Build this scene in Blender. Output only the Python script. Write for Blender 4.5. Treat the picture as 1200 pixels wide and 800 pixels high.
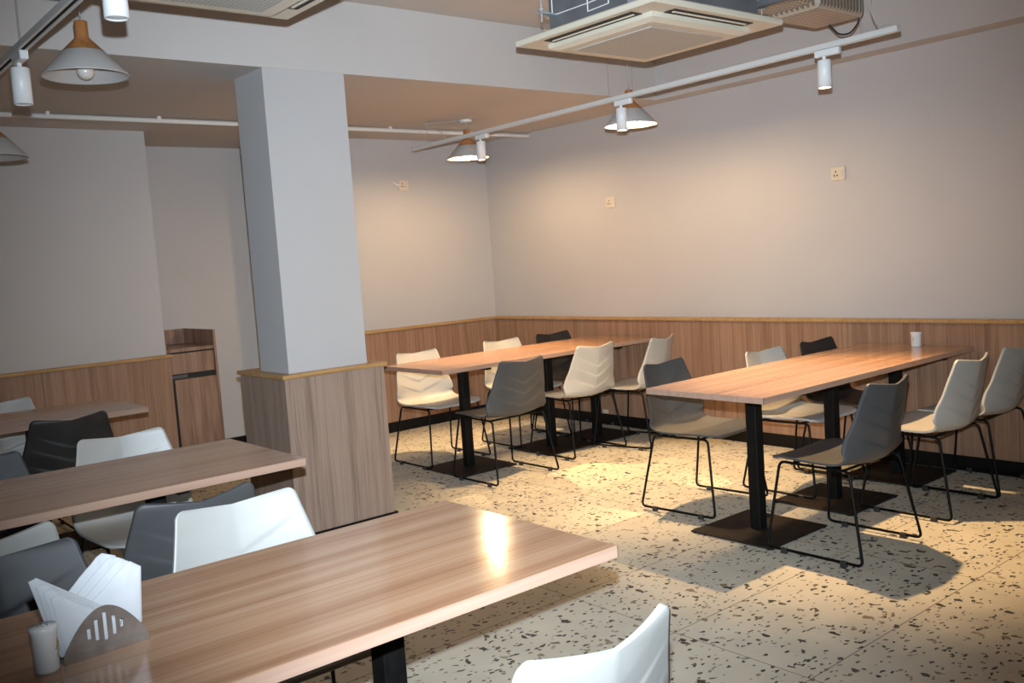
import bpy, math, random
from mathutils import Vector, Matrix
random.seed(7)
S = bpy.context.scene
for o in list(bpy.data.objects):
    bpy.data.objects.remove(o)
COL = S.collection

# ------------------------------------------------------------------ camera, world, flash, exposure
EYE = 1.435   # lens height above the floor
cam_d = bpy.data.cameras.new('camera')
cam = bpy.data.objects.new('camera', cam_d)
COL.objects.link(cam)
F_PX, PITCH, ROLL, YAW = 1095.55, -0.0887618, -0.0677908, 0.692674
cam_d.sensor_width = 36.0
cam_d.sensor_fit = 'HORIZONTAL'
cam_d.lens = 36.0 * F_PX / 1200.0
cam_d.clip_start = 0.02
sy, cy = math.sin(YAW), math.cos(YAW)
fwd = Vector((sy, cy, 0)); rgt = Vector((cy, -sy, 0)); upv = Vector((0, 0, 1))
f2 = fwd * math.cos(PITCH) + upv * math.sin(PITCH)
u2 = upv * math.cos(PITCH) - fwd * math.sin(PITCH)
r3 = rgt * math.cos(ROLL) + u2 * math.sin(ROLL)
u3 = u2 * math.cos(ROLL) - rgt * math.sin(ROLL)
cam.matrix_world = Matrix(((r3.x, u3.x, -f2.x, 0), (r3.y, u3.y, -f2.y, 0), (r3.z, u3.z, -f2.z, EYE), (0, 0, 0, 1)))
S.camera = cam

S.view_settings.view_transform = 'Standard'
S.view_settings.look = 'None'
S.view_settings.exposure = 0.45
S.view_settings.gamma = 1.0
S.view_settings.use_curve_mapping = False

W = bpy.data.worlds.new('world')
S.world = W
W.use_nodes = True
W.node_tree.nodes['Background'].inputs[0].default_value = (0.8, 0.85, 1.0, 1)
W.node_tree.nodes['Background'].inputs[1].default_value = 0.02

FLASH_POWER, FLASH_COL = 850.0, (0.76, 0.88, 1.0)
SPOT_POWER, WARM = 188.0, (1.0, 0.64, 0.31)
BULB_STRENGTH = 540.0

def spot_lamp(name, loc, direction, power, col, size, blend, radius):
    d = bpy.data.lights.new(name, 'SPOT')
    d.energy = power; d.color = col; d.spot_size = size; d.spot_blend = blend; d.shadow_soft_size = radius
    o = bpy.data.objects.new(name, d)
    COL.objects.link(o)
    o.location = loc
    o.rotation_euler = Vector(direction).to_track_quat('-Z', 'Y').to_euler()
    return o

# the camera's pop-up flash, a little above the lens
spot_lamp('camera_flash', Vector((0, 0, EYE)) + u3 * 0.12 + f2 * 0.03, f2 * 1.0 + r3 * 0.0 + u3 * 0.06, FLASH_POWER, FLASH_COL, math.radians(75), 1.0, 0.012)

# ------------------------------------------------------------------ materials
def nm(name):
    m = bpy.data.materials.new(name); m.use_nodes = True
    nt = m.node_tree
    b = nt.nodes['Principled BSDF']
    return m, nt, b
def N(nt, t, **kw):
    n = nt.nodes.new(t)
    for k, v in kw.items(): setattr(n, k, v)
    return n
def L(nt, a, b): nt.links.new(a, b)
def flat(name, col, rough=0.5, metal=0.0, spec=0.5, emit=None, es=0.0):
    m, nt, b = nm(name)
    b.inputs['Base Color'].default_value = (*col, 1)
    b.inputs['Roughness'].default_value = rough
    b.inputs['Metallic'].default_value = metal
    b.inputs['Specular IOR Level'].default_value = spec
    if emit:
        b.inputs['Emission Color'].default_value = (*emit, 1)
        b.inputs['Emission Strength'].default_value = es
    return m
def mottled(name, c1, c2, scale=3.0, rough=0.6, bump=0.0, bscale=200, spec=0.4, metal=0.0):
    m, nt, b = nm(name)
    tc = N(nt, 'ShaderNodeTexCoord')
    no = N(nt, 'ShaderNodeTexNoise'); no.inputs['Scale'].default_value = scale; no.inputs['Detail'].default_value = 5
    L(nt, tc.outputs['Object'], no.inputs['Vector'])
    rp = N(nt, 'ShaderNodeValToRGB')
    rp.color_ramp.elements[0].color = (*c1, 1); rp.color_ramp.elements[0].position = 0.35
    rp.color_ramp.elements[1].color = (*c2, 1); rp.color_ramp.elements[1].position = 0.65
    L(nt, no.outputs['Fac'], rp.inputs['Fac']); L(nt, rp.outputs['Color'], b.inputs['Base Color'])
    b.inputs['Roughness'].default_value = rough; b.inputs['Specular IOR Level'].default_value = spec
    b.inputs['Metallic'].default_value = metal
    if bump:
        n2 = N(nt, 'ShaderNodeTexNoise'); n2.inputs['Scale'].default_value = bscale
        L(nt, tc.outputs['Object'], n2.inputs['Vector'])
        bp = N(nt, 'ShaderNodeBump'); bp.inputs['Strength'].default_value = bump; bp.inputs['Distance'].default_value = 0.002
        L(nt, n2.outputs['Fac'], bp.inputs['Height']); L(nt, bp.outputs['Normal'], b.inputs['Normal'])
    return m
def wood(name, axis, dark, mid, light, rough=0.4, cross=16.0, along=0.5, spec=0.5, seam=None, coat=0.0, fine=0.35, bands=0.0):
    """laminate with grain along one axis; seam = (axis index, spacing, phase)"""
    m, nt, b = nm(name)
    tc = N(nt, 'ShaderNodeTexCoord'); oi = N(nt, 'ShaderNodeObjectInfo')
    ad = N(nt, 'ShaderNodeVectorMath', operation='ADD')
    L(nt, tc.outputs['Object'], ad.inputs[0]); L(nt, oi.outputs['Location'], ad.inputs[1])
    def noise(sc_a, sc_c, detail, dist=0.0, off=0):
        mp = N(nt, 'ShaderNodeMapping')
        s = [sc_c] * 3; s[axis] = sc_a
        mp.inputs['Scale'].default_value = s
        mp.inputs['Location'].default_value = (off, off * 1.7, off * .6)
        L(nt, ad.outputs['Vector'], mp.inputs['Vector'])
        n = N(nt, 'ShaderNodeTexNoise'); n.inputs['Scale'].default_value = 1.0
        n.inputs['Detail'].default_value = detail; n.inputs['Distortion'].default_value = dist
        L(nt, mp.outputs['Vector'], n.inputs['Vector'])
        return n
    n1 = noise(along, cross, 6, 0.6)
    n2 = noise(along * 5, cross * 8, 3, 0.2, 3.1)
    mx = N(nt, 'ShaderNodeMix', data_type='FLOAT'); mx.inputs[0].default_value = fine
    L(nt, n1.outputs['Fac'], mx.inputs[2]); L(nt, n2.outputs['Fac'], mx.inputs[3])
    rp = N(nt, 'ShaderNodeValToRGB'); e = rp.color_ramp.elements
    e[0].position = 0.36; e[0].color = (*dark, 1)
    e[1].position = 0.66; e[1].color = (*light, 1)
    k = e.new(0.5); k.color = (*mid, 1)
    L(nt, mx.outputs[0], rp.inputs['Fac'])
    out = rp.outputs['Color']
    if seam:
        ax, sp, ph, w, sc = seam
        sx = N(nt, 'ShaderNodeSeparateXYZ'); L(nt, ad.outputs['Vector'], sx.inputs[0])
        a = N(nt, 'ShaderNodeMath', operation='SUBTRACT'); L(nt, sx.outputs[ax], a.inputs[0]); a.inputs[1].default_value = ph
        w1 = N(nt, 'ShaderNodeMath', operation='WRAP'); L(nt, a.outputs[0], w1.inputs[0]); w1.inputs[1].default_value = sp / 2; w1.inputs[2].default_value = -sp / 2
        ab = N(nt, 'ShaderNodeMath', operation='ABSOLUTE'); L(nt, w1.outputs[0], ab.inputs[0])
        lt = N(nt, 'ShaderNodeMath', operation='LESS_THAN'); L(nt, ab.outputs[0], lt.inputs[0]); lt.inputs[1].default_value = w
        mc = N(nt, 'ShaderNodeMix', data_type='RGBA'); L(nt, lt.outputs[0], mc.inputs[0]); L(nt, out, mc.inputs[6]); mc.inputs[7].default_value = (*sc, 1)
        out = mc.outputs[2]
    L(nt, out, b.inputs['Base Color'])
    b.inputs['Roughness'].default_value = rough; b.inputs['Specular IOR Level'].default_value = spec
    b.inputs['Coat Weight'].default_value = coat; b.inputs['Coat Roughness'].default_value = 0.08
    return m

def terrazzo():
    m, nt, b = nm('terrazzo_tile')
    tc = N(nt, 'ShaderNodeTexCoord')
    base = N(nt, 'ShaderNodeTexNoise'); base.inputs['Scale'].default_value = 5; base.inputs['Detail'].default_value = 6
    L(nt, tc.outputs['Object'], base.inputs['Vector'])
    rp = N(nt, 'ShaderNodeValToRGB')
    rp.color_ramp.elements[0].position = .3; rp.color_ramp.elements[0].color = (.55, .515, .42, 1)
    rp.color_ramp.elements[1].position = .7; rp.color_ramp.elements[1].color = (.635, .595, .49, 1)
    L(nt, base.outputs['Fac'], rp.inputs['Fac'])
    col = rp.outputs['Color']
    def chips(scale, stretch, thr, ramp, off, col):
        wob = N(nt, 'ShaderNodeTexNoise'); wob.inputs['Scale'].default_value = scale * 1.3; wob.inputs['Detail'].default_value = 2
        L(nt, tc.outputs['Object'], wob.inputs['Vector'])
        sb = N(nt, 'ShaderNodeVectorMath', operation='SUBTRACT'); L(nt, wob.outputs['Color'], sb.inputs[0]); sb.inputs[1].default_value = (.5, .5, .5)
        scl = N(nt, 'ShaderNodeVectorMath', operation='SCALE'); L(nt, sb.outputs[0], scl.inputs[0]); scl.inputs['Scale'].default_value = 0.5 / scale
        av = N(nt, 'ShaderNodeVectorMath', operation='ADD'); L(nt, tc.outputs['Object'], av.inputs[0]); L(nt, scl.outputs[0], av.inputs[1])
        mp = N(nt, 'ShaderNodeMapping'); mp.inputs['Location'].default_value = (off, off * .37, 0); mp.inputs['Scale'].default_value = (*stretch, 1)
        mp.inputs['Rotation'].default_value = (0, 0, math.radians(off * 37))
        L(nt, av.outputs[0], mp.inputs['Vector'])
        v = N(nt, 'ShaderNodeTexVoronoi', voronoi_dimensions='2D'); v.inputs['Scale'].default_value = scale
        L(nt, mp.outputs[0], v.inputs['Vector'])
        sx = N(nt, 'ShaderNodeSeparateColor'); L(nt, v.outputs['Color'], sx.inputs[0])
        lt = N(nt, 'ShaderNodeMath', operation='LESS_THAN'); L(nt, sx.outputs[0], lt.inputs[0]); lt.inputs[1].default_value = thr
        v2 = N(nt, 'ShaderNodeTexVoronoi', voronoi_dimensions='2D', feature='DISTANCE_TO_EDGE'); v2.inputs['Scale'].default_value = scale
        L(nt, mp.outputs[0], v2.inputs['Vector'])
        gt = N(nt, 'ShaderNodeMath', operation='GREATER_THAN'); L(nt, v2.outputs['Distance'], gt.inputs[0]); gt.inputs[1].default_value = .03
        mu = N(nt, 'ShaderNodeMath', operation='MULTIPLY'); L(nt, lt.outputs[0], mu.inputs[0]); L(nt, gt.outputs[0], mu.inputs[1])
        cr = N(nt, 'ShaderNodeValToRGB'); cr.color_ramp.interpolation = 'CONSTANT'
        e = cr.color_ramp.elements
        e[0].position = 0; e[0].color = (*ramp[0][1], 1); e[1].position = ramp[1][0]; e[1].color = (*ramp[1][1], 1)
        for p, c in ramp[2:]:
            q = e.new(p); q.color = (*c, 1)
        L(nt, sx.outputs[1], cr.inputs['Fac'])
        mc = N(nt, 'ShaderNodeMix', data_type='RGBA'); L(nt, mu.outputs[0], mc.inputs[0]); L(nt, col, mc.inputs[6]); L(nt, cr.outputs['Color'], mc.inputs[7])
        return mc.outputs[2]
    ramp = [(0, (.035, .035, .032)), (.35, (.09, .085, .07)), (.55, (.24, .19, .12)), (.72, (.05, .055, .055)), (.85, (.33, .29, .22))]
    col = chips(90, (1, 1.5), .03, ramp, 5.3, col)
    col = chips(52, (1.0, 1.6), .06, ramp, 1.2, col)
    col = chips(37, (1.35, .9), .032, ramp, 8.7, col)
    # joints between the tiles
    sx = N(nt, 'ShaderNodeSeparateXYZ'); L(nt, tc.outputs['Object'], sx.inputs[0])
    fac = None
    for ax, sp, ph in ((0, 1.212, 2.576), (1, 0.577, 1.69)):
        a = N(nt, 'ShaderNodeMath', operation='SUBTRACT'); L(nt, sx.outputs[ax], a.inputs[0]); a.inputs[1].default_value = ph
        w1 = N(nt, 'ShaderNodeMath', operation='WRAP'); L(nt, a.outputs[0], w1.inputs[0]); w1.inputs[1].default_value = sp / 2; w1.inputs[2].default_value = -sp / 2
        ab = N(nt, 'ShaderNodeMath', operation='ABSOLUTE'); L(nt, w1.outputs[0], ab.inputs[0])
        lt = N(nt, 'ShaderNodeMath', operation='LESS_THAN'); L(nt, ab.outputs[0], lt.inputs[0]); lt.inputs[1].default_value = .0018
        if fac is None: fac = lt.outputs[0]
        else:
            mx = N(nt, 'ShaderNodeMath', operation='MAXIMUM'); L(nt, fac, mx.inputs[0]); L(nt, lt.outputs[0], mx.inputs[1]); fac = mx.outputs[0]
    mc = N(nt, 'ShaderNodeMix', data_type='RGBA'); L(nt, fac, mc.inputs[0]); L(nt, col, mc.inputs[6]); mc.inputs[7].default_value = (.10, .09, .075, 1)
    L(nt, mc.outputs[2], b.inputs['Base Color'])
    b.inputs['Roughness'].default_value = .55; b.inputs['Specular IOR Level'].default_value = .3
    return m

def perforated(name, c_plate, c_hole, pitch, rad, axes=(0, 1), rough=.5, metal=0.0):
    m, nt, b = nm(name)
    tc = N(nt, 'ShaderNodeTexCoord'); sx = N(nt, 'ShaderNodeSeparateXYZ'); L(nt, tc.outputs['Object'], sx.inputs[0])
    sq = []
    for ax in axes:
        w1 = N(nt, 'ShaderNodeMath', operation='WRAP'); L(nt, sx.outputs[ax], w1.inputs[0]); w1.inputs[1].default_value = pitch / 2; w1.inputs[2].default_value = -pitch / 2
        p = N(nt, 'ShaderNodeMath', operation='MULTIPLY'); L(nt, w1.outputs[0], p.inputs[0]); L(nt, w1.outputs[0], p.inputs[1]); sq.append(p)
    a = N(nt, 'ShaderNodeMath', operation='ADD'); L(nt, sq[0].outputs[0], a.inputs[0]); L(nt, sq[1].outputs[0], a.inputs[1])
    lt = N(nt, 'ShaderNodeMath', operation='LESS_THAN'); L(nt, a.outputs[0], lt.inputs[0]); lt.inputs[1].default_value = rad * rad
    mc = N(nt, 'ShaderNodeMix', data_type='RGBA'); L(nt, lt.outputs[0], mc.inputs[0]); mc.inputs[6].default_value = (*c_plate, 1); mc.inputs[7].default_value = (*c_hole, 1)
    L(nt, mc.outputs[2], b.inputs['Base Color']); b.inputs['Roughness'].default_value = rough; b.inputs['Metallic'].default_value = metal
    return m

M = {}
M['paint'] = mottled('wall_paint', (.49, .475, .465), (.515, .50, .49), 1.2, .75, .06, 260, .25)
M['ceil'] = mottled('ceiling_paint', (.53, .50, .475), (.56, .53, .505), 1.0, .8, .05, 200, .2)
M['dim'] = mottled('low_bounce_wall', (.10, .095, .09), (.12, .115, .11), 1.2, .8, 0, 200, .2)  # for the unseen enclosing walls, set dark to cut bounced light
M['floor'] = terrazzo()
M['wain_y'] = wood('wainscot_laminate', 2, (.20, .108, .064), (.315, .182, .112), (.39, .245, .162), .45, 24, .5, .4, fine=.5, seam=(1, .583, 2.795, .0014, (.40, .30, .23)))
M['wain_x'] = wood('wainscot_laminate_rear', 2, (.20, .108, .064), (.315, .182, .112), (.39, .245, .162), .45, 24, .5, .4, fine=.5, seam=(0, .744, 4.556, .0014, (.40, .30, .23)))
M['wain'] = wood('pillar_laminate', 2, (.21, .145, .108), (.34, .24, .182), (.41, .30, .235), .45, 22, .5, .4, fine=.5)
M['rail'] = wood('oak_rail', 0, (.36, .20, .075), (.46, .27, .11), (.52, .32, .14), .4, 40, 3, .4)
M['table'] = wood('table_laminate', 0, (.335, .168, .090), (.445, .252, .146), (.53, .34, .222), .14, 15, .4, .55, fine=.3)
M['edge'] = wood('table_edge_band', 0, (.36, .22, .155), (.42, .265, .19), (.47, .31, .23), .35, 40, 1.0, .4)
M['cab'] = wood('cabinet_laminate', 2, (.16, .09, .058), (.28, .17, .115), (.37, .245, .175), .45, 20, .9, .4)
M['black'] = mottled('black_powder_coat', (.004, .0038, .0035), (.007, .0065, .006), 30, .55, .1, 900, .15)
M['plate'] = mottled('rusty_black_plate', (.013, .010, .008), (.026, .018, .012), 14, .6, .1, 500, .2)
M['skirt'] = flat('black_skirting', (.006, .0055, .005), .5, 0, .2)
M['white_shell'] = mottled('white_chair_plastic', (.41, .405, .375), (.465, .46, .43), 5, .4, .05, 500, .45)
M['grey_shell'] = mottled('grey_chair_plastic', (.060, .061, .062), (.072, .073, .074), 6, .5, .08, 600, .4)
M['dark_shell'] = mottled('black_chair_plastic', (.024, .021, .019), (.034, .030, .028), 6, .45, .08, 600, .4)
M['rod'] = flat('black_steel_rod', (.004, .004, .004), .45, 0, .15)
M['glide'] = flat('grey_plastic_glide', (.03, .026, .023), .5)
M['clip'] = flat('white_plastic_clip', (.75, .75, .72), .4)
M['white'] = flat('white_lacquer', (.72, .71, .68), .35)
M['cream'] = flat('cream_plastic', (.66, .60, .48), .4)
M['socket'] = flat('ivory_socket', (.62, .55, .44), .4)
M['hole'] = flat('dark_hole', (.02, .018, .015), .7)
M['grille'] = perforated('intake_grille', (.52, .51, .47), (.30, .29, .26), .016, .0055)
M['steel_grey'] = mottled('dark_galvanised_steel', (.13, .135, .14), (.17, .175, .18), 8, .5, 0, 100, .4, .3)
M['galv_dark'] = flat('dull_metal', (.10, .10, .105), .45)
M['galv'] = mottled('galvanised_steel', (.45, .50, .56), (.55, .60, .66), 14, .35, 0, 100, .5, .6)
M['foil'] = perforated('perforated_foil', (.44, .38, .30), (.19, .15, .11), .030, .0095, (0, 1), .45)
M['lampwood'] = wood('lamp_oak', 2, (.30, .115, .032), (.42, .175, .055), (.50, .23, .08), .45, 30, 2.5, .4)
M['shade_out'] = flat('shade_grey_enamel', (.43, .41, .39), .5)
M['shade_in'] = flat('shade_white_enamel', (.62, .61, .60), .45)
M['bulb_off'] = flat('frosted_bulb', (.62, .58, .53), .25)
M['bulb_on'] = flat('lit_bulb', (.9, .85, .7), .4, emit=(1.0, .68, .37), es=BULB_STRENGTH)
M['lens_on'] = flat('lit_spot_lens', (.9, .85, .8), .4, emit=(1.0, .78, .55), es=22.0)
M['lens_off'] = flat('spot_lens', (.75, .76, .78), .25)
M['spot_white'] = flat('spot_housing', (.78, .78, .77), .4)
M['track_white'] = flat('track_enamel', (.66, .65, .62), .4)
M['steel'] = mottled('brushed_steel', (.40, .375, .35), (.56, .53, .50), 22, .36, .05, 300, .5, .9)
M['napkin'] = mottled('paper_napkin', (.52, .53, .545), (.58, .59, .605), 8, .9, .25, 120, .1)
M['china'] = flat('glazed_china', (.82, .81, .78), .15, 0, .6)
M['gold'] = flat('gold_transfer', (.32, .19, .04), .35)
M['cable'] = flat('black_cable', (.012, .012, .012), .5)
M['wire'] = flat('grey_steel_wire', (.35, .33, .31), .4)
M['cord'] = flat('grey_cord', (.45, .42, .39), .5)

# ------------------------------------------------------------------ mesh helpers
class MB:
    def __init__(s): s.v = []; s.f = []; s.sm = []
    def add(s, vs, fs, smooth=False):
        n = len(s.v); s.v += [tuple(v) for v in vs]
        for f in fs: s.f.append(tuple(i + n for i in f)); s.sm.append(smooth)
        return s
    def box(s, x0, x1, y0, y1, z0, z1, bev=0.0):
        if bev <= 0:
            vs = [(x, y, z) for z in (z0, z1) for y in (y0, y1) for x in (x0, x1)]
            return s.add(vs, [(0, 2, 3, 1), (4, 5, 7, 6), (0, 1, 5, 4), (2, 6, 7, 3), (0, 4, 6, 2), (1, 3, 7, 5)])
        b = bev; vs = []; idx = {}
        for ix, (x, dx) in enumerate(((x0, 1), (x1, -1))):
            for iy, (y, dy) in enumerate(((y0, 1), (y1, -1))):
                for iz, (z, dz) in enumerate(((z0, 1), (z1, -1))):
                    for a in range(3):
                        p = [x + dx * b, y + dy * b, z + dz * b]
                        p[a] = (x, y, z)[a]
                        idx[(ix, iy, iz, a)] = len(vs); vs.append(p)
        fs = []
        I = lambda *k: idx[k]
        for i in (0, 1):
            q = [I(i, 0, 0, 0), I(i, 1, 0, 0), I(i, 1, 1, 0), I(i, 0, 1, 0)]; fs.append(q if i else q[::-1])
            q = [I(0, i, 0, 1), I(0, i, 1, 1), I(1, i, 1, 1), I(1, i, 0, 1)]; fs.append(q if i else q[::-1])
            q = [I(0, 0, i, 2), I(1, 0, i, 2), I(1, 1, i, 2), I(0, 1, i, 2)]; fs.append(q if i else q[::-1])
        for i in (0, 1):
            for j in (0, 1):
                fs.append([I(i, j, 0, 0), I(i, j, 1, 0), I(i, j, 1, 1), I(i, j, 0, 1)])
                fs.append([I(i, 0, j, 0), I(i, 1, j, 0), I(i, 1, j, 2), I(i, 0, j, 2)])
                fs.append([I(0, i, j, 1), I(1, i, j, 1), I(1, i, j, 2), I(0, i, j, 2)])
        for i in (0, 1):
            for j in (0, 1):
                for k in (0, 1):
                    fs.append([I(i, j, k, 0), I(i, j, k, 1), I(i, j, k, 2)])
        c = Vector(((x0 + x1) / 2, (y0 + y1) / 2, (z0 + z1) / 2)); out = []
        for f in fs:
            p = [Vector(vs[i]) for i in f]
            n = (p[1] - p[0]).cross(p[2] - p[0]); m = sum(p, Vector()) / len(p)
            out.append(f if n.dot(m - c) > 0 else f[::-1])
        return s.add(vs, out)
    def lathe(s, prof, seg=32, c=(0, 0), smooth=True):
        """prof: (r, z) list; r=0 at ends closes it"""
        vs = []; fs = []; rows = []
        for r, z in prof:
            if r < 1e-6: rows.append([len(vs)]); vs.append((c[0], c[1], z))
            else:
                rows.append(list(range(len(vs), len(vs) + seg)))
                vs += [(c[0] + r * math.cos(2 * math.pi * k / seg), c[1] + r * math.sin(2 * math.pi * k / seg), z) for k in range(seg)]
        for a, b in zip(rows, rows[1:]):
            for k in range(seg):
                k2 = (k + 1) % seg
                if len(a) == 1 and len(b) == 1: continue
                if len(a) == 1: fs.append((a[0], b[k], b[k2])[::-1])
                elif len(b) == 1: fs.append((a[k], a[k2], b[0]))
                else: fs.append((a[k], a[k2], b[k2], b[k]))
        return s.add(vs, fs, smooth)
    def tube(s, pts, r, seg=8, closed=False, fillet=0.0, smooth=True):
        P = [Vector(p) for p in pts]
        if fillet > 0:
            Q = []; n = len(P)
            for i, p in enumerate(P):
                if not closed and i in (0, n - 1): Q.append(p); continue
                a = P[(i - 1) % n]; b = P[(i + 1) % n]
                da = (a - p); db = (b - p); f = min(fillet, da.length * .45, db.length * .45)
                A = p + da.normalized() * f; B = p + db.normalized() * f
                for t in (0, .25, .5, .75, 1):
                    Q.append(A * (1 - t) ** 2 + p * 2 * t * (1 - t) + B * t * t)
            P = Q
        n = len(P); vs = []; fs = []; up = None
        for i, p in enumerate(P):
            if closed: t = (P[(i + 1) % n] - P[i - 1]).normalized()
            else: t = (P[min(i + 1, n - 1)] - P[max(i - 1, 0)]).normalized()
            if up is None:
                up = Vector((0, 0, 1)) if abs(t.z) < .9 else Vector((1, 0, 0))
            up = (up - t * up.dot(t))
            if up.length < 1e-5: up = t.orthogonal()
            up.normalize(); w = t.cross(up)
            for k in range(seg):
                a = 2 * math.pi * k / seg
                vs.append(p + up * r * math.cos(a) + w * r * math.sin(a))
        m = n if closed else n - 1
        for i in range(m):
            for k in range(seg):
                a = i * seg + k; b = i * seg + (k + 1) % seg; c = ((i + 1) % n) * seg + (k + 1) % seg; d = ((i + 1) % n) * seg + k
                fs.append((a, d, c, b)[::-1])
        s.add(vs, fs, smooth)
        if not closed:
            s.add([vs[k] for k in range(seg)], [tuple(range(seg))[::-1]])
            s.add([vs[(n - 1) * seg + k] for k in range(seg)], [tuple(range(seg))])
        return s
    def prism(s, poly, y0, y1, holes=(), plane='xz'):
        """extrude a polygon of (a, b) along the third axis"""
        def P(a, b, c): return (a, c, b) if plane == 'xz' else ((a, b, c) if plane == 'xy' else (c, a, b))
        n = len(poly)
        vs = [P(a, b, y0) for a, b in poly] + [P(a, b, y1) for a, b in poly]
        fs = [tuple(range(n)), tuple(range(n, 2 * n))[::-1]] + [(i, i + n, (i + 1) % n + n, (i + 1) % n) for i in range(n)]
        return s.add(vs, fs)

def link(name, mb, mat, parent=None, loc=(0, 0, 0), rz=0.0, label=None):
    me = bpy.data.meshes.new(name)
    me.from_pydata(mb.v, [], mb.f)
    me.polygons.foreach_set('use_smooth', mb.sm)
    me.materials.append(mat)
    me.update()
    import bmesh
    bm = bmesh.new(); bm.from_mesh(me)
    bmesh.ops.recalc_face_normals(bm, faces=bm.faces)
    bm.to_mesh(me); bm.free()
    o = bpy.data.objects.new(name, me); COL.objects.link(o)
    o.location = loc; o.rotation_euler = (0, 0, rz)
    if parent: o.parent = parent
    if label: o['label'] = label
    return o
def tag(o, label, cat, group=None):
    o['label'] = label; o['category'] = cat
    if group: o['group'] = group
    return o
def thing(name, loc, label, cat, group=None, rz=0.0):
    o = bpy.data.objects.new(name, None); COL.objects.link(o)
    o.empty_display_size = .1
    o.location = loc; o.rotation_euler = (0, 0, rz)
    return tag(o, label, cat, group)
def structure(name, mb, mat, label=None):
    o = link(name, mb, mat); o['kind'] = 'structure'
    if label: o['label'] = label
    return o
KIDS = {}
def dup(root, loc, rz, label, group=None):
    def cp(o, parent):
        c = o.copy(); COL.objects.link(c)
        if parent: c.parent = parent
        for ch in [k for k in o.children]: cp(ch, c)
        return c
    r = cp(root, None)
    r.location = loc; r.rotation_euler = (0, 0, rz); r['label'] = label
    if group: r['group'] = group
    return r

# ------------------------------------------------------------------ the room
XL, YF = -1.6, -2.2           # walls behind the photographer
XR, YB, YR = 5.55, 6.90, 7.65   # right wall, rear wall, rear wall of the recess
ZS, ZC = 2.52, 2.92           # dropped slab, main ceiling
YC = 4.64                     # front of the dropped slab
structure('floor', MB().box(XL, XR, YF, YR, -.1, 0), M['floor'], 'cream terrazzo tile floor with dark stone chips')
structure('ceiling', MB().box(XL, XR, YF, YC, ZC, ZC + .1), M['ceil'], 'white painted main ceiling')
structure('ceiling_dropped', MB().box(XL, XR, YC, YR, ZS, ZC + .1), M['ceil'], 'lower white ceiling slab beyond the pillar')
structure('beam_right', MB().box(5.385, XR, YF, YC, ZS, ZC), M['paint'], 'white painted beam along the top of the right wall')
structure('wall_right', MB().box(XR, XR + .15, YF, YR, 0, ZC), M['paint'], 'plain white painted right wall')
structure('wall_back', MB().box(3.80, XR, YB, YR + .15, 0, ZS), M['paint'], 'plain white painted rear wall right of the pillar')
structure('wall_recess', MB().box(2.42, 3.80, YR, YR + .15, 0, ZS), M['paint'], 'white wall at the back of the recess behind the cabinet')
structure('wall_rear_left', MB().box(XL, 2.42, YB, YR + .15, 0, ZS), M['paint'], 'plain white rear wall left of the cabinet')
structure('wall_left', MB().box(XL - .15, XL, YF, YR, 0, ZC), M['dim'], 'unseen left wall, darkened to cut bounced light')
structure('wall_front', MB().box(XL - .15, XR + .15, YF - .15, YF, 0, ZC), M['dim'], 'unseen wall at the open end of the room, darkened to cut bounced light')
structure('pillar', MB().box(2.275, 2.765, YC + .005, 4.99, .80, ZS), M['paint'], 'square white painted pillar')
# wainscot, its oak cap rail and black skirting
WT = .878
structure('trim_wainscot_right', MB().box(5.505, XR, YF, YB, .09, WT), M['wain_y'], 'brown wood-grain panelling along the right wall')
structure('trim_wainscot_back', MB().box(3.80, 5.505, 6.865, YB, .09, WT), M['wain_x'], 'brown wood-grain panelling along the rear wall')
structure('trim_wainscot_rear_left', MB().box(XL, 2.435, 6.865, YB, .09, WT), M['wain_x'], 'brown wood-grain panelling on the rear left wall')
structure('trim_wainscot_return', MB().box(2.42, 2.435, YB, 6.975, .0, WT), M['wain_x'], 'end of the rear left panelling beside the cabinet')
structure('trim_wainscot_pillar', MB().box(2.225, 2.845, 4.60, 5.16, .012, WT - .008), M['wain'], 'brown wood-grain panelling around the pillar foot')
structure('trim_rail_right', MB().box(5.488, XR, YF, YB, WT, WT + .024, .004), M['rail'], 'oak cap rail on the right wall')
structure('trim_rail_back', MB().box(3.80, 5.50, 6.848, YB, WT, WT + .024, .004), M['rail'], 'oak cap rail on the rear wall')
structure('trim_rail_rear_left', MB().box(XL, 2.45, 6.848, YB, WT, WT + .024, .004), M['rail'], 'oak cap rail on the rear left wall')
structure('trim_rail_pillar', MB().box(2.208, 2.862, 4.583, 5.178, WT - .008, WT + .016, .004), M['rail'], 'oak cap rail around the pillar')
structure('baseboard_right', MB().box(5.500, XR, YF, YB, 0, .09), M['skirt'], 'black skirting along the right wall')
structure('baseboard_back', MB().box(3.80, 5.500, 6.860, YB, 0, .09), M['skirt'], 'black skirting along the rear wall')
structure('baseboard_rear_left', MB().box(XL, 2.42, 6.860, YB, 0, .09), M['skirt'], 'black skirting along the rear left wall')
structure('baseboard_recess', MB().box(2.84, 3.80, 7.638, YR, 0, .07), M['skirt'], 'black skirting in the recess')
structure('baseboard_pillar', MB().box(2.215, 2.860, 4.590, 5.17, 0, .012), M['skirt'], 'black plinth strip around the pillar foot')

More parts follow.
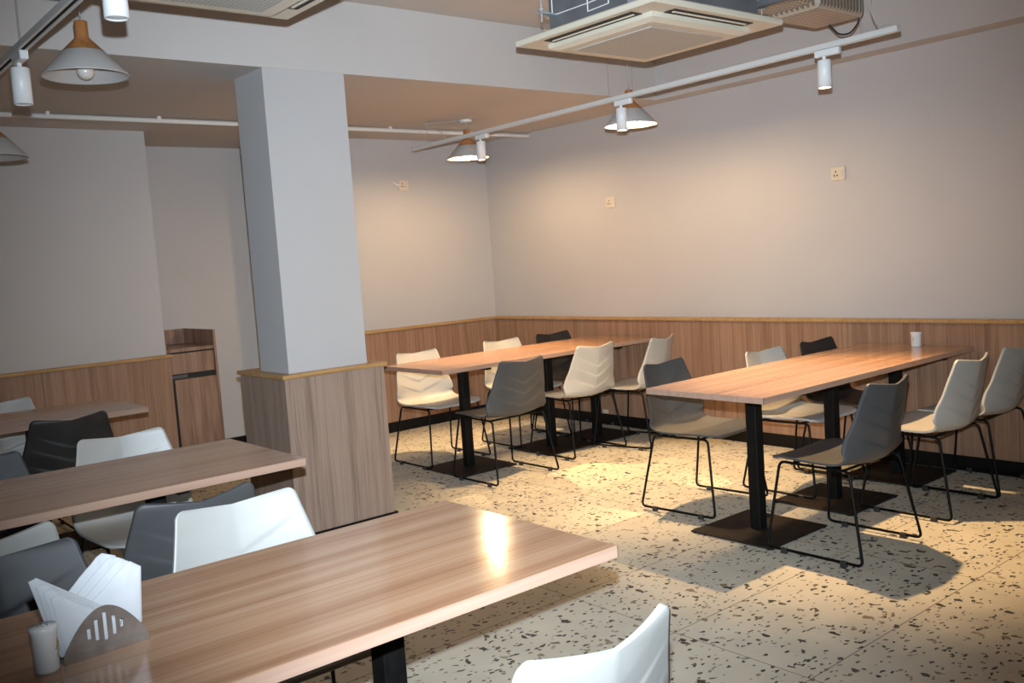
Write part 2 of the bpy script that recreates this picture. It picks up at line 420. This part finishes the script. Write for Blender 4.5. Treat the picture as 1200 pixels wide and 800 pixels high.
# ------------------------------------------------------------------ chairs
def shell_mesh():
    # profile from front lip of the seat to the top of the back: y, z, half width, forward wing of the sides, crease
    K = [(.235, .424, .200, .004, 0), (.222, .436, .222, .006, 0), (.17, .441, .238, .009, 0), (.08, .437, .244, .012, 0), (-.02, .431, .246, .014, 0),
         (-.11, .428, .247, .020, 0), (-.165, .434, .248, .032, .002), (-.198, .455, .250, .048, .005), (-.216, .492, .251, .058, .010),
         (-.228, .545, .240, .056, .014), (-.240, .61, .222, .044, .013), (-.252, .68, .204, .036, .014), (-.264, .74, .189, .030, .014), (-.274, .785, .179, .027, .014)]
    def cr(a, b, c, d, t): return .5 * (2 * b + (c - a) * t + (2 * a - 5 * b + 4 * c - d) * t * t + (3 * b - a - 3 * c + d) * t ** 3)
    rows = []
    n = len(K)
    for i in range(n - 1):
        k0, k1, k2, k3 = K[max(i - 1, 0)], K[i], K[i + 1], K[min(i + 2, n - 1)]
        sub = 8
        for j in range(sub + (1 if i == n - 2 else 0)):
            t = j / sub
            rows.append([cr(k0[q], k1[q], k2[q], k3[q], t) for q in range(5)])
    # extra rows close to both ends for the rounded corners
    A = [0.0]
    for a, b in zip(rows, rows[1:]): A.append(A[-1] + math.hypot(a[0] - b[0], a[1] - b[1]))
    Lt = A[-1]
    def at(s):
        s = min(max(s, 0), Lt)
        for i in range(len(A) - 1):
            if A[i + 1] >= s - 1e-9:
                t = (s - A[i]) / max(A[i + 1] - A[i], 1e-9)
                return [rows[i][q] * (1 - t) + rows[i + 1][q] * t for q in range(5)]
    ss = [Lt * i / 150 for i in range(151)]
    ss += [.0015, .004, .009, Lt - .001, Lt - .003, Lt - .006, Lt - .011]
    ss = sorted(ss)
    NU = 40
    grid = []; outer = []
    TH = .010
    for s in ss:
        y, z, hw, wing, crease = at(s)
        a, b = at(s - .004), at(s + .004)
        t = Vector((0, b[0] - a[0], b[1] - a[1])).normalized()
        nrm = Vector((0, t.z, -t.y))        # towards the sitter: up on the seat, forward on the back
        if nrm.dot(Vector((0, .6, 1))) < 0: nrm = -nrm
        rc = .045; d = s
        if d < rc: hw = hw - rc + math.sqrt(max(rc * rc - (rc - d) ** 2, 0))
        rc = .022; d = Lt - s
        if d < rc: hw = hw - rc + math.sqrt(max(rc * rc - (rc - d) ** 2, 0))
        r1 = []; r2 = []
        back = min(max((z - .46) / .06, 0), 1)
        top = min(max((s - (Lt - .25)) / .25, 0), 1) if s > Lt - .25 else 0
        for j in range(NU + 1):
            u = -1 + 2 * j / NU; au = abs(u)
            p = Vector((hw * u, y, z))
            off = wing * au ** 1.8 + crease * au
            p = p + t * (.012 * (au - .6) * top)
            # chevron facets pressed into the back
            q = p.z - .085 * au
            ch = 0.0
            for z0, amp in ((.640, .8), (.572, .9), (.490, 1.3)):
                dd = q - z0
                if -.005 < dd < .062:
                    ch += amp * ((dd + .005) / .005 if dd < 0 else 1 - dd / .062) * max(0, 1 - au ** 1.5)
            off += ch * .0044 * back
            r1.append(p + nrm * off)
            r2.append(p + nrm * (off - TH))
        grid.append(r1); outer.append(r2)
    nr, nc = len(grid), NU + 1
    vs = [p for r in grid for p in r] + [p for r in outer for p in r]
    fs = []; B = nr * nc
    for i in range(nr - 1):
        for j in range(nc - 1):
            a = i * nc + j
            fs.append((a, a + 1, a + nc + 1, a + nc))
            fs.append((B + a, B + a + nc, B + a + nc + 1, B + a + 1))
    mb = MB().add(vs, fs, True)
    rim = []
    for j in range(nc - 1):
        rim.append((j, B + j, B + j + 1, j + 1)); a = (nr - 1) * nc + j; rim.append((a, a + 1, B + a + 1, B + a))
    for i in range(nr - 1):
        a = i * nc; rim.append((a, a + nc, B + a + nc, B + a)); a = i * nc + nc - 1; rim.append((a, B + a, B + a + nc, a + nc))
    for f in rim: mb.f.append(f); mb.sm.append(False)
    return mb

RR = .0066
def leg_mesh(s):
    rt, rb, fb, ft = (s * .215, -.165, .414), (s * .260, -.240, RR + .0125), (s * .260, .240, RR + .0125), (s * .215, .185, .419)
    return MB().tube([rt, rb, fb, ft], RR, 8, True, .028)

def make_chair(mat, label, group):
    root = thing('shell_chair', (0, 0, 0), label, 'chair', group)
    link('seat_shell', shell_mesh(), mat, root)
    for s in (-1, 1):
        lg = link('leg', leg_mesh(s), M['rod'], root)
        for y in (-.150, .150):
            link('glide', MB().box(s * .260 - .0085, s * .260 + .0085, y - .016, y + .016, 0.0, .0265, .003), M['glide'], lg)
    for y, z in ((-.125, .4105), (.125, .4135)):
        cb = link('crossbar', MB().tube([(-.212, y, z), (.212, y, z)], RR, 8), M['rod'], root)
        if y > 0:
            for x in (-.06, .10):
                link('clip', MB().box(x - .014, x + .014, y - .008, y + .012, z - .008, z + .009, .002), M['clip'], cb)
    return root

proto = {}
CH = {'w': 'white_shell', 'g': 'grey_shell', 'd': 'dark_shell'}
U, D = 0.0, math.pi
CORNER, WALLT, NEART, MIDT, LEFTT = 'chairs at the corner table', 'chairs at the table by the right wall', 'chairs at the front table with napkins', 'chairs at the table beside the pillar', 'chairs at the table along the rear left wall'
chairs = [
    # x, y, rotation, kind, label, group
    (3.830, 4.770, U, 'g', 'grey shell chair on the near side of the corner table, end closest to the pillar', CORNER),
    (4.630, 4.905, U, 'w', 'white shell chair on the near side of the corner table, between two others', CORNER),
    (5.110, 4.745, math.radians(14), 'w', 'white shell chair turned slightly askew at the corner table, nearest the right wall', CORNER),
    (3.870, 5.545, D, 'w', 'white shell chair on the far side of the corner table, end closest to the pillar', CORNER),
    (4.685, 5.545, D, 'w', 'white shell chair middle of the far side of the corner table', CORNER),
    (5.240, 5.545, D, 'd', 'black shell chair on the far side of the corner table in the room corner', CORNER),
    (4.040, 3.280, D + math.radians(4), 'g', 'grey shell chair on the far side of the right wall table, at its open end', WALLT),
    (4.680, 3.065, D, 'w', 'white shell chair pushed under the far side of the right wall table', WALLT),
    (5.225, 3.055, D, 'd', 'black shell chair on the far side of the right wall table, beside the wall', WALLT),
    (3.850, 2.320, U, 'g', 'grey shell chair on the near side of the right wall table', WALLT),
    (4.695, 2.330, U, 'w', 'white shell chair on the near side of the right wall table, beside the grey one', WALLT),
    (5.225, 2.325, U, 'w', 'white shell chair closest to the right wall, near side of the table with a shaker', WALLT),
    (1.060, 2.330, D, 'w', 'white shell chair facing the front table, behind its far edge', NEART),
    (0.440, 2.330, D, 'g', 'grey shell chair facing the front table, behind the napkin holder', NEART),
    (1.065, 1.345, U, 'w', 'white shell chair on the near side of the front table, only its back top showing', NEART),
    (1.015, 2.995, U, 'g', 'grey shell chair back to back with the white chair, beneath the pillar table edge', MIDT),
    (0.447, 3.040, U, 'w', 'white shell chair peeking out behind the grey one, near side of the pillar table', MIDT),
    (1.235, 3.930, D, 'w', 'white shell chair on the far side of the pillar table', MIDT),
    (0.655, 3.930, D, 'g', 'grey shell chair on the far side of the pillar table, left of the black chair', MIDT),
    (1.250, 5.270, U, 'd', 'black shell chair with its back turned, near side of the rear left table', LEFTT),
    (1.160, 5.985, D, 'w', 'white shell chair between the rear left table and the wall panelling', LEFTT),
]
def make_chairs():
    for x, y, r, k, lab, grp in chairs:
        if k not in proto:
            proto[k] = make_chair(M[CH[k]], lab, grp)
            proto[k].location = (x, y, 0); proto[k].rotation_euler = (0, 0, r)
        else:
            dup(proto[k], (x, y, 0), r, lab, grp)
make_chairs()

# ------------------------------------------------------------------ tables
def make_table(x0, x1, y0, y1, posts, label, group, plates=.478):
    xc, yc = (x0 + x1) / 2, (y0 + y1) / 2
    hx, hy = (x1 - x0) / 2, (y1 - y0) / 2
    root = thing('dining_table', (xc, yc, 0), label, 'table', group)
    tt = link('tabletop', MB().box(-hx + .001, hx - .001, -hy + .001, hy - .001, .7225, .75, .0008), M['table'], root)
    e = MB()
    e.box(-hx, hx, -hy, -hy + .0015, .7222, .7494); e.box(-hx, hx, hy - .0015, hy, .7222, .7494)
    e.box(-hx, -hx + .0015, -hy, hy, .7222, .7494); e.box(hx - .0015, hx, -hy, hy, .7222, .7494)
    link('edge_band', e, M['edge'], tt)
    for px in posts:
        lx = px - xc; h = plates / 2
        bp = link('base_plate', MB().box(lx - h, lx + h, -h, h, .0035, .0118, .003), M['plate'], root)
        for sx in (-1, 1):
            for sy_ in (-1, 1):
                cx, cy_ = lx + sx * (h - .022), sy_ * (h - .022)
                link('foot', MB().lathe([(0, 0), (.020, 0), (.020, .0036), (0, .0036)], 14, (cx, cy_)), M['black'], bp)
        link('post', MB().box(lx - .030, lx + .030, -.030, .030, .0116, .702, .003), M['black'], root)
        a = MB().box(lx - .28, lx + .28, -.02, .02, .702, .7222, .002).box(lx - .02, lx + .02, -.30, .30, .7021, .7221, .002)
        link('mount_arm', a, M['black'], root)
    return root
TG = 'wood-topped dining tables'
make_table(3.425, 4.760, 4.848, 5.535, [3.845, 4.630], 'long wood-topped table in the room corner, half nearer the pillar', TG)
make_table(4.762, 5.480, 4.848, 5.535, [5.118], 'short wood-topped table in the room corner joined on and touching the right wall', TG, .470)
make_table(3.422, 4.757, 2.428, 3.115, [3.820, 4.520], 'long wood-topped table by the right wall with an open end', TG)
make_table(4.759, 5.482, 2.428, 3.115, [5.215], 'short wood-topped table carrying a white shaker, touching the right wall', TG)
make_table(0.190, 1.530, 1.508, 2.195, [0.52, 1.095], 'large wood-topped table in front holding the napkin holder', TG)
make_table(0.235, 1.577, 3.140, 3.830, [0.56, 1.130], 'wood-topped table beside the panelled pillar', TG)
make_table(0.380, 1.722, 5.270, 5.957, [0.70, 1.200], 'wood-topped table along the rear left wall panelling', TG)

# ------------------------------------------------------------------ cabinet
cb = thing('cabinet', (2.637, 7.29, 0), 'narrow brown wood-grain cabinet with drawer and door standing in the recess', 'cabinet')
hx, y0, y1 = .199, -.31, .31
link('side_panel', MB().box(-hx, -hx + .018, y0, y1, 0, 1.045), M['cab'], cb)
link('side_panel', MB().box(hx - .018, hx, y0, y1, 0, 1.045), M['cab'], cb)
link('back_panel', MB().box(-hx + .018, hx - .018, y1 - .018, y1, .08, 1.045), M['cab'], cb)
link('counter_shelf', MB().box(-hx + .018, hx - .018, y0 + .002, y1 - .018, .902, .926), M['cab'], cb)
link('carcass_interior', MB().box(-hx + .0185, hx - .0185, y0 + .022, y1 - .019, .07, .9015), M['hole'], cb, label='dark inside of the cabinet seen through the gaps')
link('drawer', MB().box(-hx + .022, hx - .028, y0, y0 + .020, .738, .890), M['cab'], cb)
link('door', MB().box(-hx + .058, hx - .020, y0, y0 + .020, .08, .694), M['cab'], cb)
link('finger_pull', MB().box(-hx + .024, -.04, y0 + .010, y0 + .0215, .704, .728), M['galv_dark'], cb, label='dull metal finger pull between drawer and door')
link('plinth', MB().box(-hx + .018, hx - .018, y0 + .03, y0 + .045, 0, .07), M['hole'], cb)

# ------------------------------------------------------------------ ceiling air conditioners
def make_ac(xc, yc, label, group, body_mat):
    z = 2.400
    root = thing('ceiling_air_conditioner', (xc, yc, z), label, 'air conditioner', group)
    hx, hy = .447, .426
    # panel with four air slots: bars around the slots
    link('panel', MB().box(-hx, hx, -hy, hy, .012, .040, .006), M['cream'], root)
    ix, iy = .335, .320
    dp = MB()
    hxs = ((ix, iy, .013), (ix, iy, -.008), (ix - .03, iy - .03, -.022))
    vs = [(sx * a, sy_ * b, c) for a, b, c in hxs for sx, sy_ in ((-1, -1), (1, -1), (1, 1), (-1, 1))]
    fs = [(0, 1, 2, 3), (8, 9, 10, 11)] + [(k * 4 + q, k * 4 + (q + 1) % 4, k * 4 + 4 + (q + 1) % 4, k * 4 + 4 + q) for k in (0, 1) for q in range(4)]
    gp = link('grille_panel', dp.add(vs, fs), M['cream'], root)
    link('intake_grille', MB().box(-.248, .248, -.238, .238, -.026, -.021, .002), M['grille'], gp)
    for a, b, c, d in ((-.27, .27, -iy - .066, -iy - .006), (-.27, .27, iy + .006, iy + .066)):
        sl = link('air_slot', MB().box(a, b, c, d, .0095, .013), M['hole'], root)
        link('louvre', MB().box(a + .02, b - .02, (c + d) / 2 - .009, (c + d) / 2 + .004, .006, .012, .002), M['cream'], sl)
    for a, b, c, d in ((-ix - .072, -ix - .004, -.27, .27), (ix + .004, ix + .072, -.27, .27)):
        sl = link('air_slot', MB().box(a, b, c, d, .0095, .013), M['hole'], root)
        link('louvre', MB().box((a + b) / 2 - .004, (a + b) / 2 + .009, c + .02, d - .02, .006, .012, .002), M['cream'], sl)
    link('casing', MB().box(-.385, .29, -.400, .250, .040, .330, .004), body_mat, root)
    for sx in (-1, 1):
        for sy_ in (-1, 1):
            x, y = sx * .462, (.215 if sy_ > 0 else -.30)
            hr = link('hanger_rod', MB().tube([(x, y, .075), (x, y, ZC - z)], .005, 8), M['wire'], root)
            link('nut', MB().lathe([(0, .125), (.013, .125), (.013, .14), (0, .14)], 6, (x, y)), M['wire'], hr)
            link('bracket', MB().box((-.478 if sx < 0 else .28), (-.38 if sx < 0 else .478), y - .018, y + .018, .112, .118), M['galv'], hr)
    return root
ACG = 'ceiling cassette air conditioners'
ac = make_ac(3.385, 2.945, 'square cream ceiling air conditioner with exposed grey casing above the right tables', ACG, M['steel_grey'])
# printed outline and corner plate on the casing side
pr = MB()
X = -.3865
for (ya, za, yb, zb) in ((.225, .115, .225, .32), (.225, .115, .0, .115), (.0, .080, .0, .25), (.0, .115, -.16, .120), (.0, .080, -.125, .084), (-.125, .084, -.125, .135)):
    pr.tube([(X, ya, za), (X, yb, zb)], .0028, 6)
link('printed_outline', pr, M['white'], ac)
link('corner_plate', MB().box(-.388, -.375, -.402, -.235, .042, .33), M['galv'], ac)
make_ac(1.335, 2.950, 'square cream ceiling air conditioner above the front table, cut by the top edge', ACG, M['steel_grey'])

duct = thing('insulated_duct', (4.45, 2.72, 2.50), 'boxy perforated foil duct beside the grey air conditioner casing', 'duct')
link('duct_box', MB().box(-.24, .20, -.15, .15, .05, .36, .02), M['foil'], duct)
link('duct_box', MB().box(-.575, -.24, -.13, .13, .07, .33, .02), M['foil'], duct)
lp = MB(); lp.tube([(.17, .05, .06), (.19, .0, -.01), (.21, -.05, -.015), (.215, -.10, .03), (.20, -.12, .09)], .005, 8, False, .03)
tag(link('cable_loop', lp, M['cable'], None, (4.45, 2.72, 2.50)), 'black cable loop hanging below the perforated duct', 'cable')
st = thing('support_channel', (3.715, 2.66, 2.455), 'dark steel strut channel carrying the duct beside the air conditioner', 'bracket')
link('channel', MB().box(-.02, .02, -.34, .05, .03, .06, .003), M['steel_grey'], st)
link('bolt', MB().tube([(0, .02, -.02), (0, .02, .10)], .006, 8), M['wire'], st)
link('hanger', MB().tube([(0, -.26, .05), (0, -.26, ZC - 2.49)], .005, 8), M['wire'], st)

# ------------------------------------------------------------------ pendants
def make_pendant(x, y, zrim, ztop, lit, label, rose=True):
    root = thing('pendant_lamp', (x, y, zrim), label, 'lamp', 'cone pendant lamps with wooden tops')
    R = .163
    sh = link('shade', MB().lathe([(.079, .097), (R, .006), (R, 0), (R - .002, 0), (.077, .095)], 48), M['shade_out'], root, label='grey outer face of the cone shade')
    link('shade_lining', MB().lathe([(R - .0025, .0015), (R - .0055, .0015), (.0735, .0925), (0, .0925), (0, .095), (.076, .095)], 48), M['shade_in'], sh, label='white inside of the cone shade')
    link('wood_cone', MB().lathe([(.0795, .0975), (.030, .148), (.0255, .156), (.0255, .214), (.022, .217), (0, .217)], 40), M['lampwood'], root, label='oak cone and neck')
    lh = link('lamp_holder', MB().lathe([(0, .092), (.02, .092), (.02, .075), (0, .075)], 16), M['white'], root)
    pb = [(0, -.012)] + [(.034 * math.sin(math.pi * k / 14), .022 - .034 * math.cos(math.pi * k / 14)) for k in range(1, 11)] + [(.017, .075), (0, .0752)]
    link('bulb', MB().lathe(pb, 28), M['bulb_on'] if lit else M['bulb_off'], root, label='glowing globe bulb' if lit else 'unlit frosted globe bulb')
    link('cord', MB().tube([(0, 0, .217), (0, 0, ztop - zrim)], .0025, 8), M['cord'], root)
    link('cord_grip', MB().lathe([(0, .217), (.006, .217), (.004, .236), (0, .236)], 12), M['wire'], root)
    if rose:
        h = ztop - zrim
        link('ceiling_rose', MB().lathe([(0, h - .022), (.045, h - .022), (.05, h - .016), (.05, h), (0, h)], 28), M['white'], root)
    return root
make_pendant(1.189, 3.976, 2.268, ZC, False, 'unlit cone pendant lamp hanging by the front air conditioner, globe bulb showing')
make_pendant(1.109, 5.356, 2.118, ZS, False, 'unlit cone pendant lamp cut by the left edge above the rear left table')
make_pendant(4.500, 5.800, 2.224, ZS, True, 'lit cone pendant lamp over the corner table')
make_pendant(4.420, 4.027, 2.206, ZC, True, 'lit cone pendant lamp below the grey air conditioner near the right wall')

# ------------------------------------------------------------------ track and spots
def make_track(p0, p1, z, w, h, label, wires):
    P0, P1 = Vector((*p0, 0)), Vector((*p1, 0)); d = P1 - P0; ln = d.length
    ang = math.atan2(d.y, d.x)
    root = thing('lighting_track', (p0[0], p0[1], z), label, 'lighting track', 'white ceiling lighting tracks', ang)
    m = MB()
    m.box(0, ln, -w / 2, -w / 2 + .004, 0, h); m.box(0, ln, w / 2 - .004, w / 2, 0, h); m.box(0, ln, -w / 2 + .004, w / 2 - .004, h - .004, h)
    m.box(0, ln, -w / 2 + .004, -w * .22, 0, .003); m.box(0, ln, w * .22, w / 2 - .004, 0, .003)
    link('rail', m, M['track_white'], root)
    link('slot', MB().box(.05, ln - .05, -w / 2 + .0045, w / 2 - .0045, .010, .014), M['hole'], root)
    for a, b in ((-.012, .045), (ln - .045, ln + .012)):
        link('end_cap', MB().box(a, b, -w / 2 - .001, w / 2 + .001, -.001, h + .001, .003), M['track_white'], root)
    for s_, zt in wires:
        wv = link('suspension_wire', MB().tube([(s_, 0, h), (s_, 0, zt - z)], .0013, 6), M['wire'], root)
        link('wire_grip', MB().lathe([(0, zt - z - .03), (.006, zt - z - .03), (.009, zt - z - .012), (.009, zt - z), (0, zt - z)], 12, (s_, 0)), M['wire'], wv)
    return root
ZT = 2.335
TA0, TA1 = (4.300, 6.235), (4.170, 2.160)
make_track(TA0, TA1, ZT, .036, .025, 'long white lighting track with three lit spots hung on wires along the right side',
           [(.20, ZS), (2.22, ZC), (2.42, ZC), (3.90, ZC)])
make_track((.915, 4.75), (.895, .60), 2.300, .036, .024, 'white lighting track crossing the upper left corner', [(1.0, ZC), (3.2, ZC)])
def on_track(y):
    t = (y - TA0[1]) / (TA1[1] - TA0[1]); return TA0[0] + (TA1[0] - TA0[0]) * t
def make_spot(x, y, ztrack, lit, label, h=.132, side=1):
    root = thing('track_spotlight', (x, y, ztrack), label, 'spotlight', 'white cylinder track spots')
    link('adapter', MB().box(-.015, .015, -.095, .035, -.034, -.001, .004), M['spot_white'], root)
    link('neck', MB().tube([(0, -.01, -.034), (0, -.01, -.052)], .009, 10), M['spot_white'], root)
    z1 = -.050; z0 = z1 - h
    link('housing', MB().lathe([(0, z1), (.030, z1), (.033, z1 - .004), (.033, z0), (.029, z0), (.028, z0 + .012), (0, z0 + .0125)], 32, (0, -.01)), M['spot_white'], root)
    link('lens', MB().lathe([(0, z0 + .004), (.0282, z0 + .004), (.0282, z0 + .009), (0, z0 + .009)], 24, (0, -.01)), M['lens_on'] if lit else M['lens_off'], root,
         label='glowing lens' if lit else 'unlit lens')
    if lit:
        spot_lamp('spot_beam', (x, y - .01, ztrack + z0 - .006), lit, SPOT_POWER, WARM, math.radians(76), .7, .022)
    return root
make_spot(on_track(5.36), 5.36, ZT, (0, 0, -1), 'lit white cylinder spot at the corner end of the long track, beside a pendant')
make_spot(on_track(3.93), 3.93, ZT, (0, 0, -1), 'lit white cylinder spot midway on the long track, in front of a pendant')
make_spot(on_track(2.545), 2.545, ZT, (0, 0, -1), 'lit white cylinder spot near the free end of the long track')
make_spot(.911, 3.825, 2.300, None, 'unlit white cylinder spot on the upper left track, beside the wood-topped pendant')
make_spot(.905, 2.710, 2.300, None, 'unlit white cylinder spot cut by the top edge below the front air conditioner', .085)

# ------------------------------------------------------------------ ceiling fittings
cd = thing('conduit_pipe', (1.0, 6.26, ZS - .028), 'thin white conduit pipe running under the dropped ceiling', 'pipe')
link('pipe', MB().tube([(-2.4, 0, 0), (4.54, 0, 0)], .016, 10), M['white'], cd)
for x in (-.5, .62, 1.3, 2.3, 3.1, 4.1):
    link('clip', MB().box(x - .012, x + .012, -.019, .019, -.004, .028, .002), M['white'], cd)
dt = thing('smoke_detector', (1.755, 6.42, ZS), 'flat round detector plate on the dropped ceiling', 'detector')
link('plate', MB().lathe([(0, -.016), (.08, -.016), (.095, -.01), (.10, 0), (0, 0)], 32), M['ceil'], dt)
cc = MB().tube([(4.272, 6.03, ZS - .004), (4.36, 5.95, ZS - .004), (4.47, 5.83, ZS - .004)], .003, 6, False, .03)
tag(link('ceiling_cable', cc, M['cord']), 'thin pale cable on the ceiling between track wire and pendant rose', 'cable')
cc = MB().tube([(4.275, 6.02, ZS - .01), (4.31, 5.95, ZS - .04), (4.315, 5.86, ZS - .10), (4.300, 5.80, ZT + .024)], .0018, 6, False, .06)
tag(link('feed_cable', cc, M['cord']), 'thin cable drooping from the ceiling onto the long track', 'cable')

cc = MB().tube([(4.176, 2.285, ZC), (4.176, 2.285, ZT + .12), (4.174, 2.25, ZT + .045), (4.171, 2.19, ZT + .04), (4.170, 2.17, ZT + .026)], .0035, 8, False, .05)
tag(link('feed_cable', cc, M['cord']), 'pale cable dropping from the ceiling to the free end of the long track', 'cable')

# ------------------------------------------------------------------ sockets
def make_socket(loc, rz, label, w=.10, h=.088):
    """face looks along local -y"""
    root = thing('wall_socket', loc, label, 'socket', 'ivory wall sockets', rz)
    pl = link('cover_plate', MB().box(-w / 2, w / 2, -.011, 0, -h / 2, h / 2, .003), M['socket'], root)
    for x, z in ((-.014, .014), (-.024, -.010), (-.004, -.010)):
        link('pin_hole', MB().box(x - .0045, x + .0045, -.0116, -.0105, z - .005, z + .005), M['hole'], pl)
    link('rocker_switch', MB().box(.018, .038, -.0145, -.010, -.022, .022, .002), M['socket'], root)
    return root
make_socket((4.612, YB, 2.128), 0, 'ivory socket plate high on the rear wall by the pillar')
make_socket((XR, 5.316, 1.829), -math.pi / 2, 'ivory socket plate on the right wall behind the lit pendant')
make_socket((XR, 3.290, 1.832), -math.pi / 2, 'ivory socket plate on the right wall above the wall table')
wt = MB().tube([(4.50, YB - .012, 2.155), (4.525, YB - .02, 2.135), (4.562, YB - .014, 2.128)], .006, 8, False, .01)
tag(link('loose_plug', wt, M['clip']), 'small pale plug lead dangling beside the rear wall socket', 'plug')
tag(link('wall_tag', MB().box(5.5025, 5.505, 5.44, 5.50, .094, .125), M['socket']), 'small pale tag stuck low on the right wall panelling under the corner table', 'tag')

# ------------------------------------------------------------------ table ware
def make_shaker(loc, rz, label, h=.082, r=.020):
    root = thing('salt_shaker', loc, label, 'shaker', 'white china shakers', rz)
    link('body', MB().lathe([(0, 0), (r * .93, 0), (r, .004), (r * 1.03, h - .014), (r * 1.10, h - .010), (r * 1.13, h - .003), (r * 1.08, h), (0, h + .001)], 36), M['china'], root)
    g = MB()
    for a, z, l, t in ((0, .035, .02, .4), (6, .043, .012, -.5), (-5, .046, .012, .6), (9, .052, .009, -.3), (1, .056, .01, .2)):
        A = math.radians(a); p = Vector((math.cos(A), math.sin(A), 0)) * (r * 1.028)
        tt = Vector((-math.sin(A), math.cos(A), 0))
        g.tube([p + Vector((0, 0, z - l / 2)) - tt * t * l / 2, p + Vector((0, 0, z + l / 2)) + tt * t * l / 2], .0009, 6)
    link('gold_motif', g, M['gold'], root)
    hl = MB()
    for a in range(5):
        hl.lathe([(0, h + .0018), (.0012, h + .0018), (.0012, h + .0008), (0, h + .0008)], 8, (.008 * math.cos(a * 1.256), .008 * math.sin(a * 1.256)))
    link('pour_holes', hl, M['hole'], root)
    return root
make_shaker((.370, 1.822, .75), math.radians(-38), 'white china shaker with a gold motif beside the napkin holder', .084, .0215)
make_shaker((5.385, 2.725, .75), math.radians(170), 'white china shaker on the far table against the right wall', .085, .028)

nh = thing('napkin_holder', (.474, 1.858, .75), 'slotted steel napkin holder on the front table', 'napkin holder', None, math.radians(2))
HW, HH = .078, .090
def arch_plate(y, t):
    """arched plate with five upright slots, built as strips between the slots"""
    slots = [(-.030, .034, .054), (-.016, .028, .067), (0.0, .024, .078), (.016, .030, .067), (.030, .040, .056)]
    sw = .0032
    z_arc = lambda x: .014 + (HH - .014) * max(0.0, 1 - (abs(x) / HW) ** 1.9)
    xs = sorted(set([-HW + 2 * HW * i / 48 for i in range(49)] + [c + q for c, _, _ in slots for q in (-sw, sw)]))
    m = MB()
    def quad(x0, x1, a0, a1, b0, b1):
        vs = [(x0, y, a0), (x1, y, a1), (x1, y, b1), (x0, y, b0), (x0, y + t, a0), (x1, y + t, a1), (x1, y + t, b1), (x0, y + t, b0)]
        m.add(vs, [(0, 1, 2, 3), (7, 6, 5, 4), (0, 4, 5, 1), (3, 2, 6, 7), (0, 3, 7, 4), (1, 5, 6, 2)])
    for x0, x1 in zip(xs, xs[1:]):
        mid = (x0 + x1) / 2; s_ = [q for q in slots if abs(q[0] - mid) < sw]
        z0, z1 = z_arc(x0), z_arc(x1)
        if s_:
            quad(x0, x1, .002, .002, s_[0][1], s_[0][1]); quad(x0, x1, s_[0][2], s_[0][2], z0, z1)
        else: quad(x0, x1, .002, .002, z0, z1)
    return m
link('front_plate', arch_plate(-.036, .0015), M['steel'], nh)
link('rear_plate', arch_plate(.0345, .0015), M['steel'], nh)
link('tray', MB().box(-HW, HW, -.038, .038, 0, .003, .0008).box(-HW, HW, -.0385, -.0362, 0, .016, .0006).box(-HW, HW, .0362, .0385, 0, .016, .0006), M['steel'], nh)
def napkin(poly, y, t, lean, label, jag=False):
    m = MB(); n = len(poly); k = 7
    # a softly padded folded sheet: outline dense, faces bulged
    out = []
    for i in range(n):
        a, b = poly[i], poly[(i + 1) % n]
        for j in range(k):
            f = j / k; out.append((a[0] + (b[0] - a[0]) * f, a[1] + (b[1] - a[1]) * f))
    cx = sum(p[0] for p in out) / len(out); cz = sum(p[1] for p in out) / len(out)
    vs = []; fs = []; N_ = len(out); rings = (1.0, .97, .85, .5)
    bul = (.0, .55, .85, 1.0)
    for sgn in (-1, 1):
        for r, b in zip(rings, bul):
            for x, z in out:
                X_, Z_ = cx + (x - cx) * r, cz + (z - cz) * r
                yy = y + sgn * t / 2 * b + lean * (Z_) + .0016 * math.sin(X_ * 140 + y * 300) * (Z_ / .15)
                vs.append((X_, yy, Z_))
        vs.append((cx, y + sgn * t / 2 + lean * cz, cz))
    blk = N_ * 4 + 1
    for s_ in (0, 1):
        o = s_ * blk
        for r in range(3):
            for i in range(N_):
                i2 = (i + 1) % N_
                fs.append((o + r * N_ + i, o + r * N_ + i2, o + (r + 1) * N_ + i2, o + (r + 1) * N_ + i))
        for i in range(N_): fs.append((o + 3 * N_ + i, o + 3 * N_ + (i + 1) % N_, o + 4 * N_))
    for i in range(N_):
        fs.append((i, (i + 1) % N_, blk + (i + 1) % N_, blk + i))
    m.add(vs, fs, True)
    o = link('paper_napkin', m, M['napkin'], None, nh.location, nh.rotation_euler.z)
    tag(o, label, 'napkin', 'folded paper napkins in the steel holder')
    return o
# left-leaning fan of triangle-folded napkins, front to back
for i in range(4):
    dy = -.026 + i * .0095; dx = -.009 * i; dz = .011 * i
    napkin([(-.069 + dx * .3, .006), (.02, .020), (.034, .050), (.010, .068 + dz * .3), (-.073 + dx, .132 + dz), (-.087 + dx, .128 + dz)], dy, .0085, -.03,
           'front white napkin of the left-leaning fan in the steel holder' if i == 0 else 'white napkin behind the front one in the left-leaning fan')
for i in range(4):
    dy = .006 + i * .0085; dx = -.014 * i; dz = .006 * i
    napkin([(-.020 + dx, .078 + dz * .7), (.062 + dx, .142 + dz * 1.2), (.073 + dx, .146 + dz * 1.2), (.093 + dx * .9, .130 + dz * 1.5), (.082 + dx * .6, .022), (.02 + dx, .008)], dy, .008, .05,
           'front white napkin of the right-leaning fan in the steel holder' if i == 0 else 'white napkin behind the front one in the right-leaning fan')
